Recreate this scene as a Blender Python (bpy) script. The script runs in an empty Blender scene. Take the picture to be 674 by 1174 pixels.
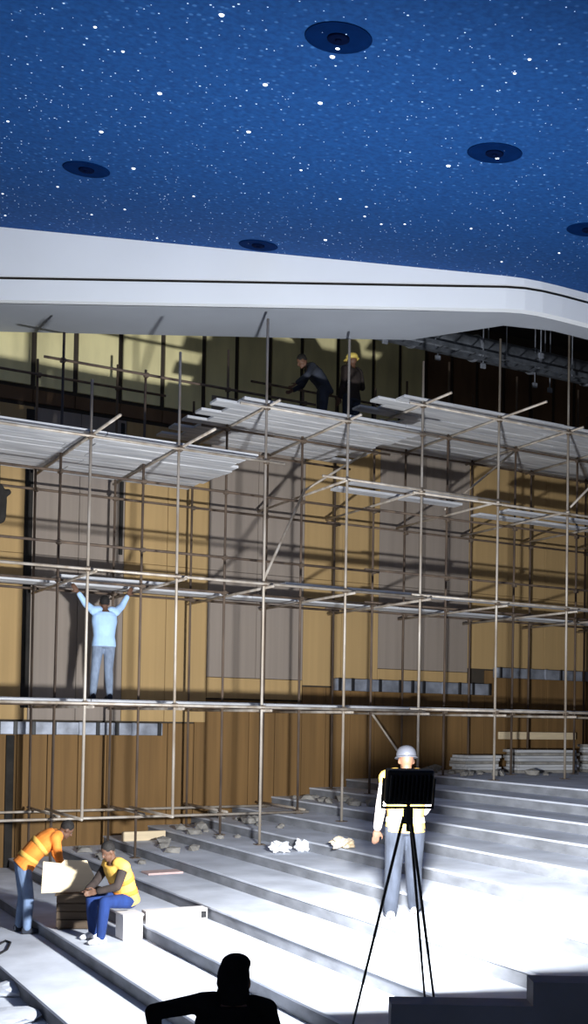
import bpy, bmesh, math, random
from mathutils import Vector, Matrix, Euler
random.seed(7)
R = math.radians
scene = bpy.context.scene
COL = scene.collection

# ------------------------------------------------------------------ camera
CAMZ = 2.955                      # eye height above the lower floor
YAW, PITCH, ROLL = 28.7, 1.2, 1.0
F_PX, W_PX, H_PX = 1238.0, 674.0, 1174.0
CX, CY = 337.0, 798.0
cam_data = bpy.data.cameras.new('camera')
cam = bpy.data.objects.new('camera', cam_data)
COL.objects.link(cam)
cam_data.sensor_fit = 'VERTICAL'
cam_data.sensor_height = 24.0
cam_data.lens = 24.0 * F_PX / H_PX
cam_data.shift_y = (CY - H_PX / 2) / H_PX
cam_data.clip_end = 200
CAM_M = Matrix.Rotation(R(-YAW), 4, 'Z') @ Matrix.Rotation(R(90 + PITCH), 4, 'X') @ Matrix.Rotation(R(ROLL), 4, 'Z')
cam.matrix_world = Matrix.Translation((0, 0, CAMZ)) @ CAM_M
scene.camera = cam

# ------------------------------------------------------------------ world + exposure
world = bpy.data.worlds.new('world')
scene.world = world
world.use_nodes = True
bg = world.node_tree.nodes['Background']
bg.inputs[0].default_value = (0.80, 0.88, 1.0, 1)
bg.inputs[1].default_value = 0.21
vs = scene.view_settings
vs.view_transform = 'Standard'
vs.look = 'None'
vs.gamma = 1.0
vs.use_curve_mapping = False
vs.exposure = 0.0
LAMP_POWER = 1330.0

# ------------------------------------------------------------------ helpers
def ray(px, py):
    d = Vector(((px - CX) / F_PX, -(py - CY) / F_PX, -1.0))
    return (CAM_M.to_3x3() @ d)
def at_y(px, py, Y):             # the point of the wall-parallel plane Y seen at a pixel (survey helper)
    d = ray(px, py); t = Y / d.y
    return Vector((d.x * t, Y, CAMZ + d.z * t))
FWD = Vector((math.sin(R(YAW)), math.cos(R(YAW)), 0))
RGT = Vector((math.cos(R(YAW)), -math.sin(R(YAW)), 0))
def fr(D, r, zrel=0.0):          # forward / right / height relative to the viewer's spot
    v = FWD * D + RGT * r
    return Vector((v.x, v.y, CAMZ + zrel))

def mat(name, color, rough=0.7, metal=0.0, var=0.12, scale=(6, 6, 6), bump=0.0, color2=None, emit=None, estr=0.0, detail=4.0, spec=0.4):
    m = bpy.data.materials.new(name)
    m.use_nodes = True
    nt = m.node_tree
    b = nt.nodes['Principled BSDF']
    b.inputs['Roughness'].default_value = rough
    b.inputs['Metallic'].default_value = metal
    b.inputs['Specular IOR Level'].default_value = spec
    tc = nt.nodes.new('ShaderNodeTexCoord')
    mp = nt.nodes.new('ShaderNodeMapping')
    mp.inputs['Scale'].default_value = scale
    nz = nt.nodes.new('ShaderNodeTexNoise')
    nz.inputs['Scale'].default_value = 1.0
    nz.inputs['Detail'].default_value = detail
    nt.links.new(tc.outputs['Object'], mp.inputs['Vector'])
    nt.links.new(mp.outputs['Vector'], nz.inputs['Vector'])
    rp = nt.nodes.new('ShaderNodeValToRGB')
    c = Vector(color)
    lo = tuple(max(0, x * (1 - var)) for x in c) if color2 is None else tuple(color2)
    hi = tuple(min(1, x * (1 + var)) for x in c) if color2 is None else tuple(color)
    rp.color_ramp.elements[0].position = 0.3
    rp.color_ramp.elements[1].position = 0.7
    rp.color_ramp.elements[0].color = (*lo, 1)
    rp.color_ramp.elements[1].color = (*hi, 1)
    nt.links.new(nz.outputs['Fac'], rp.inputs['Fac'])
    nt.links.new(rp.outputs['Color'], b.inputs['Base Color'])
    if bump:
        bp = nt.nodes.new('ShaderNodeBump')
        bp.inputs['Strength'].default_value = bump
        bp.inputs['Distance'].default_value = 0.02
        nt.links.new(nz.outputs['Fac'], bp.inputs['Height'])
        nt.links.new(bp.outputs['Normal'], b.inputs['Normal'])
    if emit:
        b.inputs['Emission Color'].default_value = (*emit, 1)
        b.inputs['Emission Strength'].default_value = estr
    return m

class MB:
    """collects shapes, builds ONE mesh object"""
    def __init__(s): s.v = []; s.f = []
    def add(s, vs_, fs_):
        o = len(s.v); s.v += [tuple(v) for v in vs_]; s.f += [tuple(i + o for i in f) for f in fs_]
        return s
    def box(s, c, size, rot=None, taper=1.0):
        hx, hy, hz = size[0] / 2, size[1] / 2, size[2] / 2
        pts = [Vector((sx * hx * (taper if sz > 0 else 1), sy * hy * (taper if sz > 0 else 1), sz * hz)) for sz in (-1, 1) for sy in (-1, 1) for sx in (-1, 1)]
        if rot is not None: pts = [rot @ p for p in pts]
        c = Vector(c)
        return s.add([p + c for p in pts], [(0, 2, 3, 1), (4, 5, 7, 6), (0, 1, 5, 4), (2, 6, 7, 3), (0, 4, 6, 2), (1, 3, 7, 5)])
    def b2(s, lo, hi):
        return s.box([(a + b) / 2 for a, b in zip(lo, hi)], [b - a for a, b in zip(lo, hi)])
    def bbox(s, c, size, bev=0.01, rot=None):    # box with chamfered vertical and horizontal edges
        bm = bmesh.new(); bmesh.ops.create_cube(bm, size=1.0)
        for v in bm.verts: v.co = Vector((v.co.x * size[0], v.co.y * size[1], v.co.z * size[2]))
        bmesh.ops.bevel(bm, geom=list(bm.edges), offset=bev, segments=1, affect='EDGES')
        bm.verts.index_update()
        c = Vector(c)
        vs_ = [((rot @ v.co) if rot is not None else v.co) + c for v in bm.verts]
        fs_ = [[v.index for v in f.verts] for f in bm.faces]
        bm.free()
        return s.add(vs_, fs_)
    def ring_loft(s, rings, caps=True):
        n = len(rings[0]); o = len(s.v)
        for r in rings: s.v += [tuple(p) for p in r]
        for i in range(len(rings) - 1):
            for k in range(n):
                a = o + i * n + k; b = o + i * n + (k + 1) % n
                s.f.append((a, b, b + n, a + n))
        if caps:
            s.f.append(tuple(o + k for k in reversed(range(n))))
            s.f.append(tuple(o + (len(rings) - 1) * n + k for k in range(n)))
        return s
    def tube(s, pts, rad, n=8):
        pts = [Vector(p) for p in pts]
        if not isinstance(rad, (list, tuple)): rad = [rad] * len(pts)
        rings = []
        ref = None
        for i, p in enumerate(pts):
            d = (pts[min(i + 1, len(pts) - 1)] - pts[max(i - 1, 0)]).normalized()
            if ref is None: ref = Vector((0, 0, 1)) if abs(d.z) < 0.9 else Vector((1, 0, 0))
            a = ref - d * ref.dot(d)
            a.normalize(); ref = a
            b = d.cross(a)
            rings.append([p + (a * math.cos(t) + b * math.sin(t)) * rad[i] for t in [2 * math.pi * k / n for k in range(n)]])
        return s.ring_loft(rings)
    def capsule(s, p0, p1, r0, r1, n=12):
        p0, p1 = Vector(p0), Vector(p1); d = p1 - p0; L = max(d.length, 1e-5); d = d / L
        pts, rr = [], []
        for a in (80, 55, 28): pts.append(p0 - d * r0 * math.sin(R(a))); rr.append(r0 * math.cos(R(a)))
        pts.append(p0); rr.append(r0); pts.append(p1); rr.append(r1)
        for a in (28, 55, 80): pts.append(p1 + d * r1 * math.sin(R(a))); rr.append(r1 * math.cos(R(a)))
        ref = Vector((0, 0, 1)) if abs(d.z) < 0.9 else Vector((1, 0, 0))
        a = (ref - d * ref.dot(d)).normalized(); b = d.cross(a)
        return s.ring_loft([[p + (a * math.cos(2 * math.pi * k / n) + b * math.sin(2 * math.pi * k / n)) * q for k in range(n)] for p, q in zip(pts, rr)])
    def ellipsoid(s, c, rad, rot=None, n=16, m=10):
        c = Vector(c); rings = []
        for i in range(m + 1):
            t = math.pi * (i + 0.15) / (m + 0.3)
            ring = []
            for k in range(n):
                p = Vector((rad[0] * math.sin(t) * math.cos(2 * math.pi * k / n), rad[1] * math.sin(t) * math.sin(2 * math.pi * k / n), -rad[2] * math.cos(t)))
                ring.append(c + (rot @ p if rot is not None else p))
            rings.append(ring)
        return s.ring_loft(rings)
    def mesh(s, name):
        me = bpy.data.meshes.new(name); me.from_pydata(s.v, [], s.f)
        bm = bmesh.new(); bm.from_mesh(me); bmesh.ops.recalc_face_normals(bm, faces=bm.faces); bm.to_mesh(me); bm.free()
        return me
    def build(s, name, m, parent=None, smooth=False, loc=None):
        return link(name, s.mesh(name), m, parent, smooth, loc)

def link(name, me, m=None, parent=None, smooth=False, loc=None, rot=None):
    o = bpy.data.objects.new(name, me); COL.objects.link(o)
    if m is not None and not me.materials: me.materials.append(m)
    if parent is not None: o.parent = parent
    if loc is not None: o.location = loc
    if rot is not None: o.rotation_euler = rot
    if smooth:
        for p in me.polygons: p.use_smooth = True
    return o
def tag(o, label, cat=None, group=None):
    o['label'] = label
    if cat: o['category'] = cat
    if group: o['group'] = group
    return o
def thing(name, label, cat, loc=(0, 0, 0), rotz=0.0, group=None):
    o = bpy.data.objects.new(name, None); COL.objects.link(o)
    o.empty_display_size = 0.2
    o.location = loc; o.rotation_euler = (0, 0, rotz)
    return tag(o, label, cat, group)
def struct(o, label=None):
    o['kind'] = 'structure'
    if label: o['label'] = label
    return o

# ------------------------------------------------------------------ materials
M = {}
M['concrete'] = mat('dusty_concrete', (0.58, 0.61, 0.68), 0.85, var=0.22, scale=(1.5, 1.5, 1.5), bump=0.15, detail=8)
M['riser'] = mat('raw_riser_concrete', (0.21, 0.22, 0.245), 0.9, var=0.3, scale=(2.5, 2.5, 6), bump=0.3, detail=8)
M['tan'] = mat('tan_fabric_panel', (0.42, 0.28, 0.125), 0.9, var=0.07, scale=(9, 1, 0.25))
M['grey'] = mat('taupe_fabric_panel', (0.27, 0.225, 0.19), 0.9, var=0.08, scale=(9, 1, 0.25))
M['brown'] = mat('brown_board', (0.185, 0.103, 0.036), 0.85, var=0.18, scale=(10, 1, 0.4))
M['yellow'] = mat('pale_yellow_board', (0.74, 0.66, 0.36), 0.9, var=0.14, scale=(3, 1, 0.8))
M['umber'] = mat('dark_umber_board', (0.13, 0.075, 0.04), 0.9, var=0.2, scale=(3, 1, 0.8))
M['backing'] = mat('dark_backing', (0.05, 0.04, 0.03), 0.95)
M['plaster'] = mat('white_plaster', (0.86, 0.89, 0.93), 0.8, var=0.02, scale=(0.8, 0.8, 0.8))
M['shadeplaster'] = mat('shaded_white_plaster', (0.30, 0.32, 0.36), 0.9, var=0.08, scale=(0.8, 0.8, 0.8))  # white plaster greyed to carry the shade under the soffit
M['steel_shaded'] = mat('shaded_rusty_tube', (0.17, 0.12, 0.085), 0.7, 0.2, color2=(0.07, 0.05, 0.04), scale=(5, 5, 1.5))  # rusty tube of the rear rows, their shade put into the colour
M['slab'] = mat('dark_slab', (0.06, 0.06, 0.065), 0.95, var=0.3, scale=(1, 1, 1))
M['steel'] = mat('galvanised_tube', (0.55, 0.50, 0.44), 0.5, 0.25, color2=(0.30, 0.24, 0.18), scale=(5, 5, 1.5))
M['rust'] = mat('rusty_coupler', (0.16, 0.12, 0.09), 0.7, 0.4, var=0.4, scale=(20, 20, 20))
M['plank'] = mat('pale_deck_board', (0.62, 0.62, 0.63), 0.85, color2=(0.36, 0.37, 0.40), scale=(1.2, 9, 9))
M['alu'] = mat('aluminium_profile', (0.26, 0.28, 0.33), 0.5, 0.3, var=0.35, scale=(4, 4, 4))
M['black'] = mat('black_paint', (0.012, 0.012, 0.014), 0.5, var=0.3)
M['blackcloth'] = mat('black_cloth', (0.009, 0.009, 0.011), 0.95, var=0.3, scale=(8, 8, 8), spec=0.1)
M['skin'] = mat('brown_skin', (0.13, 0.065, 0.04), 0.6, var=0.1)
M['eye'] = mat('eye', (0.20, 0.18, 0.16), 0.5, var=0.1)
M['hair'] = mat('black_hair', (0.012, 0.010, 0.009), 0.8, var=0.4, scale=(40, 40, 40))
M['shirtblue'] = mat('light_blue_cotton', (0.42, 0.62, 0.92), 0.9, var=0.1)
M['jeans'] = mat('grey_blue_denim', (0.20, 0.25, 0.34), 0.9, var=0.25, scale=(12, 12, 6))
M['jeans2'] = mat('faded_blue_denim', (0.17, 0.24, 0.38), 0.9, var=0.25, scale=(12, 12, 6))
M['bluepants'] = mat('royal_blue_cotton', (0.010, 0.032, 0.14), 0.9, var=0.2, scale=(12, 12, 6))
M['greypants'] = mat('slate_grey_cotton', (0.035, 0.042, 0.06), 0.9, var=0.3, scale=(12, 12, 6))
M['orange'] = mat('orange_vest', (0.90, 0.27, 0.04), 0.8, var=0.15, scale=(9, 9, 9))
M['yelvest'] = mat('yellow_vest', (0.85, 0.50, 0.10), 0.8, var=0.12, scale=(9, 9, 9))
M['stripe'] = mat('pale_reflective_tape', (0.85, 0.82, 0.70), 0.35, 0.1, var=0.05)
M['darkshirt'] = mat('dark_brown_shirt', (0.035, 0.025, 0.022), 0.9, var=0.3)
M['palesleeve'] = mat('pale_pink_shirt', (0.75, 0.66, 0.62), 0.9, var=0.08)
M['navy'] = mat('dark_navy_cotton', (0.03, 0.035, 0.05), 0.9, var=0.3)
M['white'] = mat('white_rubber', (0.82, 0.82, 0.84), 0.6, var=0.05)
M['helmetw'] = mat('grey_helmet', (0.06, 0.062, 0.075), 0.4, var=0.05)
M['helmety'] = mat('yellow_helmet', (0.85, 0.65, 0.16), 0.4, var=0.05)
M['ply'] = mat('plywood', (0.74, 0.60, 0.40), 0.8, var=0.08, scale=(2, 14, 14))
M['crate'] = mat('dark_wood_crate', (0.085, 0.06, 0.04), 0.85, var=0.3, scale=(2, 2, 10))
M['beam'] = mat('white_painted_wood', (0.78, 0.74, 0.72), 0.7, var=0.06, scale=(3, 3, 3))
M['stone'] = mat('broken_concrete', (0.26, 0.245, 0.225), 0.95, var=0.3, scale=(5, 5, 5), bump=0.4)
M['plastic'] = mat('white_plastic_film', (0.88, 0.90, 0.94), 0.3, var=0.04)
M['orangebag'] = mat('orange_yellow_cloth', (0.75, 0.55, 0.30), 0.8, color2=(0.85, 0.78, 0.66), scale=(9, 9, 9))
M['pinkboard'] = mat('pink_foam_board', (0.55, 0.40, 0.38), 0.8, var=0.1)
M['glass'] = mat('lamp_glass', (0.9, 0.9, 0.9), 0.2, emit=(1.0, 0.98, 0.95), estr=12.0)
M['star'] = mat('fibre_optic_star', (0.9, 0.95, 1.0), 0.4, emit=(0.82, 0.90, 1.0), estr=2.2)
M['starsmall'] = mat('fibre_optic_star_faint', (0.6, 0.75, 1.0), 0.4, emit=(0.35, 0.55, 0.95), estr=0.55)
M['navydisc'] = mat('navy_fixture', (0.001, 0.012, 0.062), 0.9, spec=0.02, var=0.15)
M['navydeep'] = mat('deep_navy_fixture', (0.001, 0.004, 0.022), 0.9, spec=0.02, var=0.15)
M['parapet'] = mat('grey_parapet', (0.20, 0.21, 0.25), 0.9, var=0.15, scale=(2, 2, 2))
M['darkmatt'] = mat('dark_matt', (0.02, 0.018, 0.016), 0.95, var=0.3)  # near-black matt colour for the wall strips and the left-edge shape

def blue_ceiling():
    m = bpy.data.materials.new('star_ceiling_blue'); m.use_nodes = True
    nt = m.node_tree; b = nt.nodes['Principled BSDF']; b.inputs['Roughness'].default_value = 0.85
    b.inputs['Specular IOR Level'].default_value = 0.2
    tc = nt.nodes.new('ShaderNodeTexCoord')
    vo = nt.nodes.new('ShaderNodeTexVoronoi'); vo.inputs['Scale'].default_value = 9.0
    nz = nt.nodes.new('ShaderNodeTexNoise'); nz.inputs['Scale'].default_value = 16.0; nz.inputs['Detail'].default_value = 3
    n2 = nt.nodes.new('ShaderNodeTexNoise'); n2.inputs['Scale'].default_value = 0.45
    for n in (vo, nz, n2): nt.links.new(tc.outputs['Object'], n.inputs['Vector'])
    r1 = nt.nodes.new('ShaderNodeValToRGB')
    r1.color_ramp.elements[0].position = 0.10; r1.color_ramp.elements[0].color = (1, 1, 1, 1)
    r1.color_ramp.elements[1].position = 0.24; r1.color_ramp.elements[1].color = (0, 0, 0, 1)
    nt.links.new(vo.outputs['Distance'], r1.inputs['Fac'])
    r2 = nt.nodes.new('ShaderNodeValToRGB')
    r2.color_ramp.elements[0].position = 0.3; r2.color_ramp.elements[0].color = (0.004, 0.042, 0.165, 1)
    r2.color_ramp.elements[1].position = 0.75; r2.color_ramp.elements[1].color = (0.008, 0.070, 0.25, 1)
    nt.links.new(nz.outputs['Fac'], r2.inputs['Fac'])
    mul = nt.nodes.new('ShaderNodeMath'); mul.operation = 'MULTIPLY'; mul.use_clamp = True
    nt.links.new(r1.outputs['Color'], mul.inputs[0]); nt.links.new(n2.outputs['Fac'], mul.inputs[1])
    mx = nt.nodes.new('ShaderNodeMix'); mx.data_type = 'RGBA'
    mx.inputs['B'].default_value = (0.06, 0.19, 0.47, 1)
    nt.links.new(mul.outputs[0], mx.inputs['Factor'])
    nt.links.new(r2.outputs['Color'], mx.inputs['A'])
    nt.links.new(mx.outputs['Result'], b.inputs['Base Color'])
    return m
M['ceiling'] = blue_ceiling()

# ------------------------------------------------------------------ floor: terraces
X0, TREAD, RISE, NTOP = 2.966, 0.845, 0.16, 11
YN, YW = -3.0, 18.6              # near end, wall face
def floor_z(x):
    n = math.floor((x - X0) / TREAD)
    return RISE * (max(-1, min(NTOP, n)) + 1)
floor = MB().b2((-16, YN, -0.3), (X0 + 0.02, YW + 0.3, 0.0)).build('floor', M['concrete'])
struct(floor, 'dusty grey-white concrete floor stepping up in wide terraces')
for n in range(0, NTOP + 1):
    xa = X0 + n * TREAD
    xb = xa + TREAD + 0.02 if n < NTOP else 40.0
    zt = RISE * (n + 1)
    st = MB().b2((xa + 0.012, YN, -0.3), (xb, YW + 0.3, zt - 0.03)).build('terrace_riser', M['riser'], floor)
    sl = MB()
    sl.bbox(((xa + xb) / 2, (YN + YW + 0.3) / 2, zt - 0.015), (xb - xa, YW + 0.3 - YN, 0.03), 0.006)
    sl.build('tread_slab', M['concrete'], st)

def ground(px, py):               # terrace point under a pixel (survey helper)
    d = ray(px, py)
    best = None
    for n in range(-1, NTOP + 1):
        z = RISE * (n + 1); t = (z - CAMZ) / d.z
        x, y = d.x * t, d.y * t
        if abs(floor_z(x) - z) < 1e-3 and (best is None or t < best[2]): best = (x, y, t)
    return best or ground(px, py - 2)

# ------------------------------------------------------------------ back wall with its panels
zc = lambda rel: CAMZ + rel
wall = MB().b2((-6, YW + 0.06, -0.3), (34, YW + 0.36, zc(8.6))).build('wall_back', M['backing'])
struct(wall, 'side wall of tan, taupe and brown panels behind the scaffold')
def px_x(px, Y=YW):
    return at_y(px, 700, Y).x
def panel(x0, x1, z0, z1, m, name='wall_panel', t=0.06, gap=0.012):
    c = ((x0 + x1) / 2, YW + 0.06 - t / 2 + 0.001, (z0 + z1) / 2)
    return MB().bbox(c, (x1 - x0 - gap, t, z1 - z0 - gap), 0.006).build(name, m, wall)
edges = [px_x(p) for p in (34, 141, 238, 348, 434, 537)]
bands = [(edges[0] - 3.6, edges[0] - 1.75, 'grey'), (edges[0] - 1.75, edges[0], 'tan'), (edges[0], edges[1], 'grey'), (edges[1], edges[2], 'tan'),
         (edges[2], edges[3], 'grey'), (edges[3], edges[4], 'tan'), (edges[4], edges[5], 'grey'),
         (edges[5], edges[5] + 2.15, 'tan'), (edges[5] + 2.15, edges[5] + 4.2, 'tan'), (edges[5] + 4.2, edges[5] + 6.2, 'grey')]
def ledge_z(x):                  # lower limit of the fabric panels steps up with the terraces
    if x < edges[2] - 0.05: return zc(-0.10)
    if x < edges[3]: return zc(0.36)
    if x < px_x(560): return zc(0.66)
    return zc(1.15)
TOPZ = zc(5.35)
for (a, b, k) in bands:
    lo = ledge_z((a + b) / 2)
    if k == 'grey' and a >= edges[2] - 0.1:         # taupe boards here stop above a tan strip
        panel(a, b, lo, lo + 0.40, M['tan'])
        lo += 0.40
    mid = zc(2.78)
    w = (b - a) / 2
    for (u, v) in ((a, a + w), (a + w, b)):
        panel(u, v, lo, mid, M[k], gap=0.007)
        panel(u, v, mid, TOPZ if b < edges[3] - 0.1 else zc(6.1), M[k], gap=0.007)
x = -2.0                          # brown boards below
while x < 22:
    w = random.uniform(0.52, 0.62)
    top = ledge_z(x + w / 2) - 0.02
    panel(x, x + w, floor_z(x) - 0.1, top, M['brown'], 'wall_board', 0.04 + random.uniform(0, 0.012))
    x += w
x = 2.0                           # boards above the panels, under the open ceiling
while x < 24:
    w = random.uniform(0.62, 0.86)
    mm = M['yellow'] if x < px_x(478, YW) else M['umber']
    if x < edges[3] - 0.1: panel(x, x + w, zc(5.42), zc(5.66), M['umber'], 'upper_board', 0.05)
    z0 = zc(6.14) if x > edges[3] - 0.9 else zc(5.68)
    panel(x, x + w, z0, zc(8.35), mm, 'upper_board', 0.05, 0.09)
    x += w
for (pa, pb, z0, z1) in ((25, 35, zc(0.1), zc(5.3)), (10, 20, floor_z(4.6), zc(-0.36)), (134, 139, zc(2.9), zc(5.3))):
    panel(px_x(pa), px_x(pb), z0, z1, M['darkmatt'], 'wall_strip', 0.085)  # narrow near-black strips standing proud of the wall panels
struct(MB().b2((22.5, -6, -0.3), (22.8, YW + 0.1, zc(8.6))).build('wall_right_blocker', M['umber']), 'unseen wall beyond the landing, added to block ambient light')  # out-of-view wall added to cut ambient light from the right
# metal ledges on the wall
def ledge(xa, xb, z, h):
    root = MB().bbox(((xa + xb) / 2, YW - 0.07, z), (xb - xa, 0.14, h), 0.008).build('wall_ledge', M['alu'], wall)
    k = xa + 0.1
    while k < xb:
        MB().bbox((k, YW - 0.15, z), (0.07, 0.03, h * 1.05), 0.005).build('ledge_bracket', M['black'] if random.random() < 0.6 else M['alu'], root)
        k += random.uniform(0.28, 0.5)
ledge(2.0, px_x(186), zc(-0.24), 0.22)
ledge(px_x(382), px_x(560), zc(0.70), 0.24)
ledge(px_x(566), 22.0, zc(1.08), 0.22)

# ------------------------------------------------------------------ ceiling, bulkhead, soffit
def zceil(D, r):                  # raked blue ceiling (rises away from the seats)
    return 7.345 - 0.080 * r + 0.165 * (D - 17.0)
KR = 3.75                         # where the bulkhead turns
turn = Vector((0.877, 0.48))      # (right, forward) direction of the turned part: along the wall
path = [(-15.0, 17.0), (KR - 0.5, 17.0), (KR - 0.2, 17.04), (KR + 0.1, 17.14), (KR + 0.45, 17.31), (KR + 0.45 + 9 * turn.x, 17.31 + 9 * turn.y)]
def P(r, D, z): v = fr(D, r, z); return v
cm = MB()
top = [P(r, D, zceil(D, r)) for r, D in path]
near = [P(r, -6.0, zceil(-6.0, r)) for r, D in path]
vsn = top + near + [v + Vector((0, 0, 0.15)) for v in top + near]
n = len(path)
fs = []
for i in range(n - 1):
    fs += [(i, i + 1, n + i + 1, n + i), (2 * n + i, 3 * n + i, 3 * n + i + 1, 2 * n + i + 1)]
    fs += [(i, 2 * n + i, 2 * n + i + 1, i + 1)]
cm.add(vsn, fs)
ceiling = cm.build('ceiling', M['ceiling'])
struct(ceiling, 'deep blue raked ceiling scattered with tiny star lights')

def sweep(profile, name, m, parent=None):
    """profile: (offset away from the viewer, z) swept along the bulkhead path"""
    rings = []
    for i, (r, D) in enumerate(path):
        a = Vector(path[max(i - 1, 0)]); b = Vector(path[min(i + 1, len(path) - 1)])
        t = (b - a).normalized(); nrm = Vector((-t.y, t.x))
        ring = []
        for (o, z) in profile:
            q = Vector((r, D)) + nrm * o
            zz = z(r, D) if callable(z) else z
            ring.append(P(q.x, q.y, zz))
        rings.append(ring)
    return MB().ring_loft(rings).build(name, m, parent)
bulk = sweep([(0.0, 6.95), (0.0, lambda r, D: zceil(D, r) + 0.02), (0.12, lambda r, D: zceil(D, r) + 0.02), (0.12, 6.95)], 'trim_1', M['plaster'])
struct(bulk, 'white plaster bulkhead edging the blue star ceiling')
sweep([(0.05, 6.87), (0.05, 6.96), (0.12, 6.96), (0.12, 6.87)], 'shadow_gap', M['backing'], bulk)
sweep([(-0.03, 6.55), (-0.03, 6.88), (0.12, 6.88), (0.12, 6.55)], 'fascia_lip', M['plaster'], bulk)
# soffit strip behind the fascia, widening to the wall on the left
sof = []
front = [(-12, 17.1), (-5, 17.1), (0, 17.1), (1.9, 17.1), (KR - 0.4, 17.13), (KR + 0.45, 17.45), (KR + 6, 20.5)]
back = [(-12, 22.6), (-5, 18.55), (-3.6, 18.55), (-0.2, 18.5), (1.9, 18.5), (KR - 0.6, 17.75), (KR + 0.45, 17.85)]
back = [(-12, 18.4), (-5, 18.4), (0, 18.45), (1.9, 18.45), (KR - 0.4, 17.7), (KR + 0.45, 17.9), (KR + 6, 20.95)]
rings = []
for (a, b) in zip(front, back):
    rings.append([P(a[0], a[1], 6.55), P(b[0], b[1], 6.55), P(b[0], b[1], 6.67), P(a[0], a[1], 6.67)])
soff = MB().ring_loft(rings).build('soffit', M['shadeplaster'], bulk)
# slab above the open ceiling void
sb = MB()
a0, a1, a2, a3 = P(-15, 17.3, 8.6), P(24, 17.3, 8.6), P(24, 40, 8.6), P(-15, 40, 8.6)
sb.add([a0, a1, a2, a3] + [v + Vector((0, 0, 0.2)) for v in (a0, a1, a2, a3)], [(0, 1, 2, 3), (4, 7, 6, 5), (0, 4, 5, 1), (1, 5, 6, 2), (2, 6, 7, 3), (3, 7, 4, 0)])
struct(sb.build('ceiling_slab', M['slab']), 'dark raw slab over the open ceiling void')

# stars
def ceil_hit(px, py):
    d = ray(px, py)
    df, dr = d.dot(FWD), d.dot(RGT)
    
    t = (7.345 - 0.165 * 17) / (d.z + 0.080 * dr - 0.165 * df)
    return Vector((d.x * t, d.y * t, CAMZ + d.z * t))
nx = (RGT * -0.080 + FWD * 0.165)
CN = Vector((-nx.x, -nx.y, 1.0)).normalized()        # ceiling normal (up)
CQ = CN.to_track_quat('Z', 'Y')
stars = [(254, 17), (109, 31), (141, 59), (183, 107), (304, 97), (367, 118), (285, 151), (116, 151), (9, 139), (153, 193), (66, 214), (222, 225), (3, 222), (514, 190),
         (570, 181), (590, 84), (607, 68), (381, 65), (387, 55), (345, 195), (390, 228), (418, 248), (437, 257), (464, 257), (373, 275), (492, 316), (253, 287), (180, 273),
         (105, 246), (143, 240), (97, 201), (6, 247), (420, 237), (300, 282), (575, 300), (641, 290), (540, 262)]
big = {0, 3, 4, 5, 6, 7, 13, 14, 17, 18, 24, 9}
def star_mesh(name, r):
    return MB().ellipsoid((0, 0, 0), (r, r, r * 0.5), n=8, m=4).mesh(name)
ms_big, ms_mid = star_mesh('star_light', 0.026), star_mesh('star_light', 0.017)
for i, (px, py) in enumerate(stars):
    p = ceil_hit(px, py)
    o = link('star_light', ms_big if i in big else ms_mid, M['star'], ceiling, loc=p)
    o.rotation_mode = 'QUATERNION'; o.rotation_quaternion = CQ
rs = random.Random(3)
pts = MB()
for i in range(2600):             # the faint pin-prick stars nobody could count
    D = rs.uniform(4, 17.0); r = rs.uniform(-6.5, 6.5)
    if i % 3 and D < 8: continue
    p = fr(D, r, zceil(D, r)) - CN * 0.003
    q = 0.006 + 0.008 * rs.random() ** 3
    e1 = CQ @ Vector((1, 0, 0)); e2 = CQ @ Vector((0, 1, 0))
    pts.add([p + e1 * q, p + e2 * q, p - e1 * q, p - e2 * q, p - CN * 0.004], [(0, 1, 4), (1, 2, 4), (2, 3, 4), (3, 0, 4)])
o = pts.build('pin_stars', M['starsmall'], ceiling); o['kind'] = 'stuff'

# round ceiling fixtures
def disc_ring(mb, r0, z0, r1, z1, n=28):
    o = len(mb.v)
    for r_, z_ in ((r0, z0), (r1, z1)):
        mb.v += [(r_ * math.cos(2 * math.pi * k / n), r_ * math.sin(2 * math.pi * k / n), z_) for k in range(n)]
    mb.f += [(o + k, o + (k + 1) % n, o + n + (k + 1) % n, o + n + k) for k in range(n)]
def lathe(profile, n=28, cap=True):
    rings = [[(r_ * math.cos(2 * math.pi * k / n), r_ * math.sin(2 * math.pi * k / n), z_) for k in range(n)] for r_, z_ in profile]
    return MB().ring_loft(rings, cap)
fix = [((388, 43), 'largest round navy ceiling fixture at the top of the picture'), ((567, 175), 'round navy ceiling fixture at the right of the blue ceiling'),
       ((99, 194), 'round navy ceiling fixture at the left of the blue ceiling'), ((296, 281), 'small far round navy ceiling fixture close above the white bulkhead'),
       ((676, 263), 'round navy ceiling fixture cut off by the right edge')]
for (px, py), lab in fix:
    p = ceil_hit(px, py)
    t = thing('ceiling_fixture', lab, 'ceiling fixture', p, group='round ceiling fixtures')
    t.rotation_mode = 'QUATERNION'; t.rotation_quaternion = CQ
    lathe([(0.30, 0.0), (0.305, -0.006), (0.295, -0.012), (0.25, -0.008), (0.11, -0.004)]).build('dish', M['navydisc'], t, True)
    lathe([(0.10, 0.0), (0.10, -0.02), (0.085, -0.028), (0.03, -0.022)]).build('centre_ring', M['navydeep'], t, True)
    lathe([(0.03, -0.018), (0.03, -0.035), (0.012, -0.042)], 12).build('lens', M['navydeep'], t, True)

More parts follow.
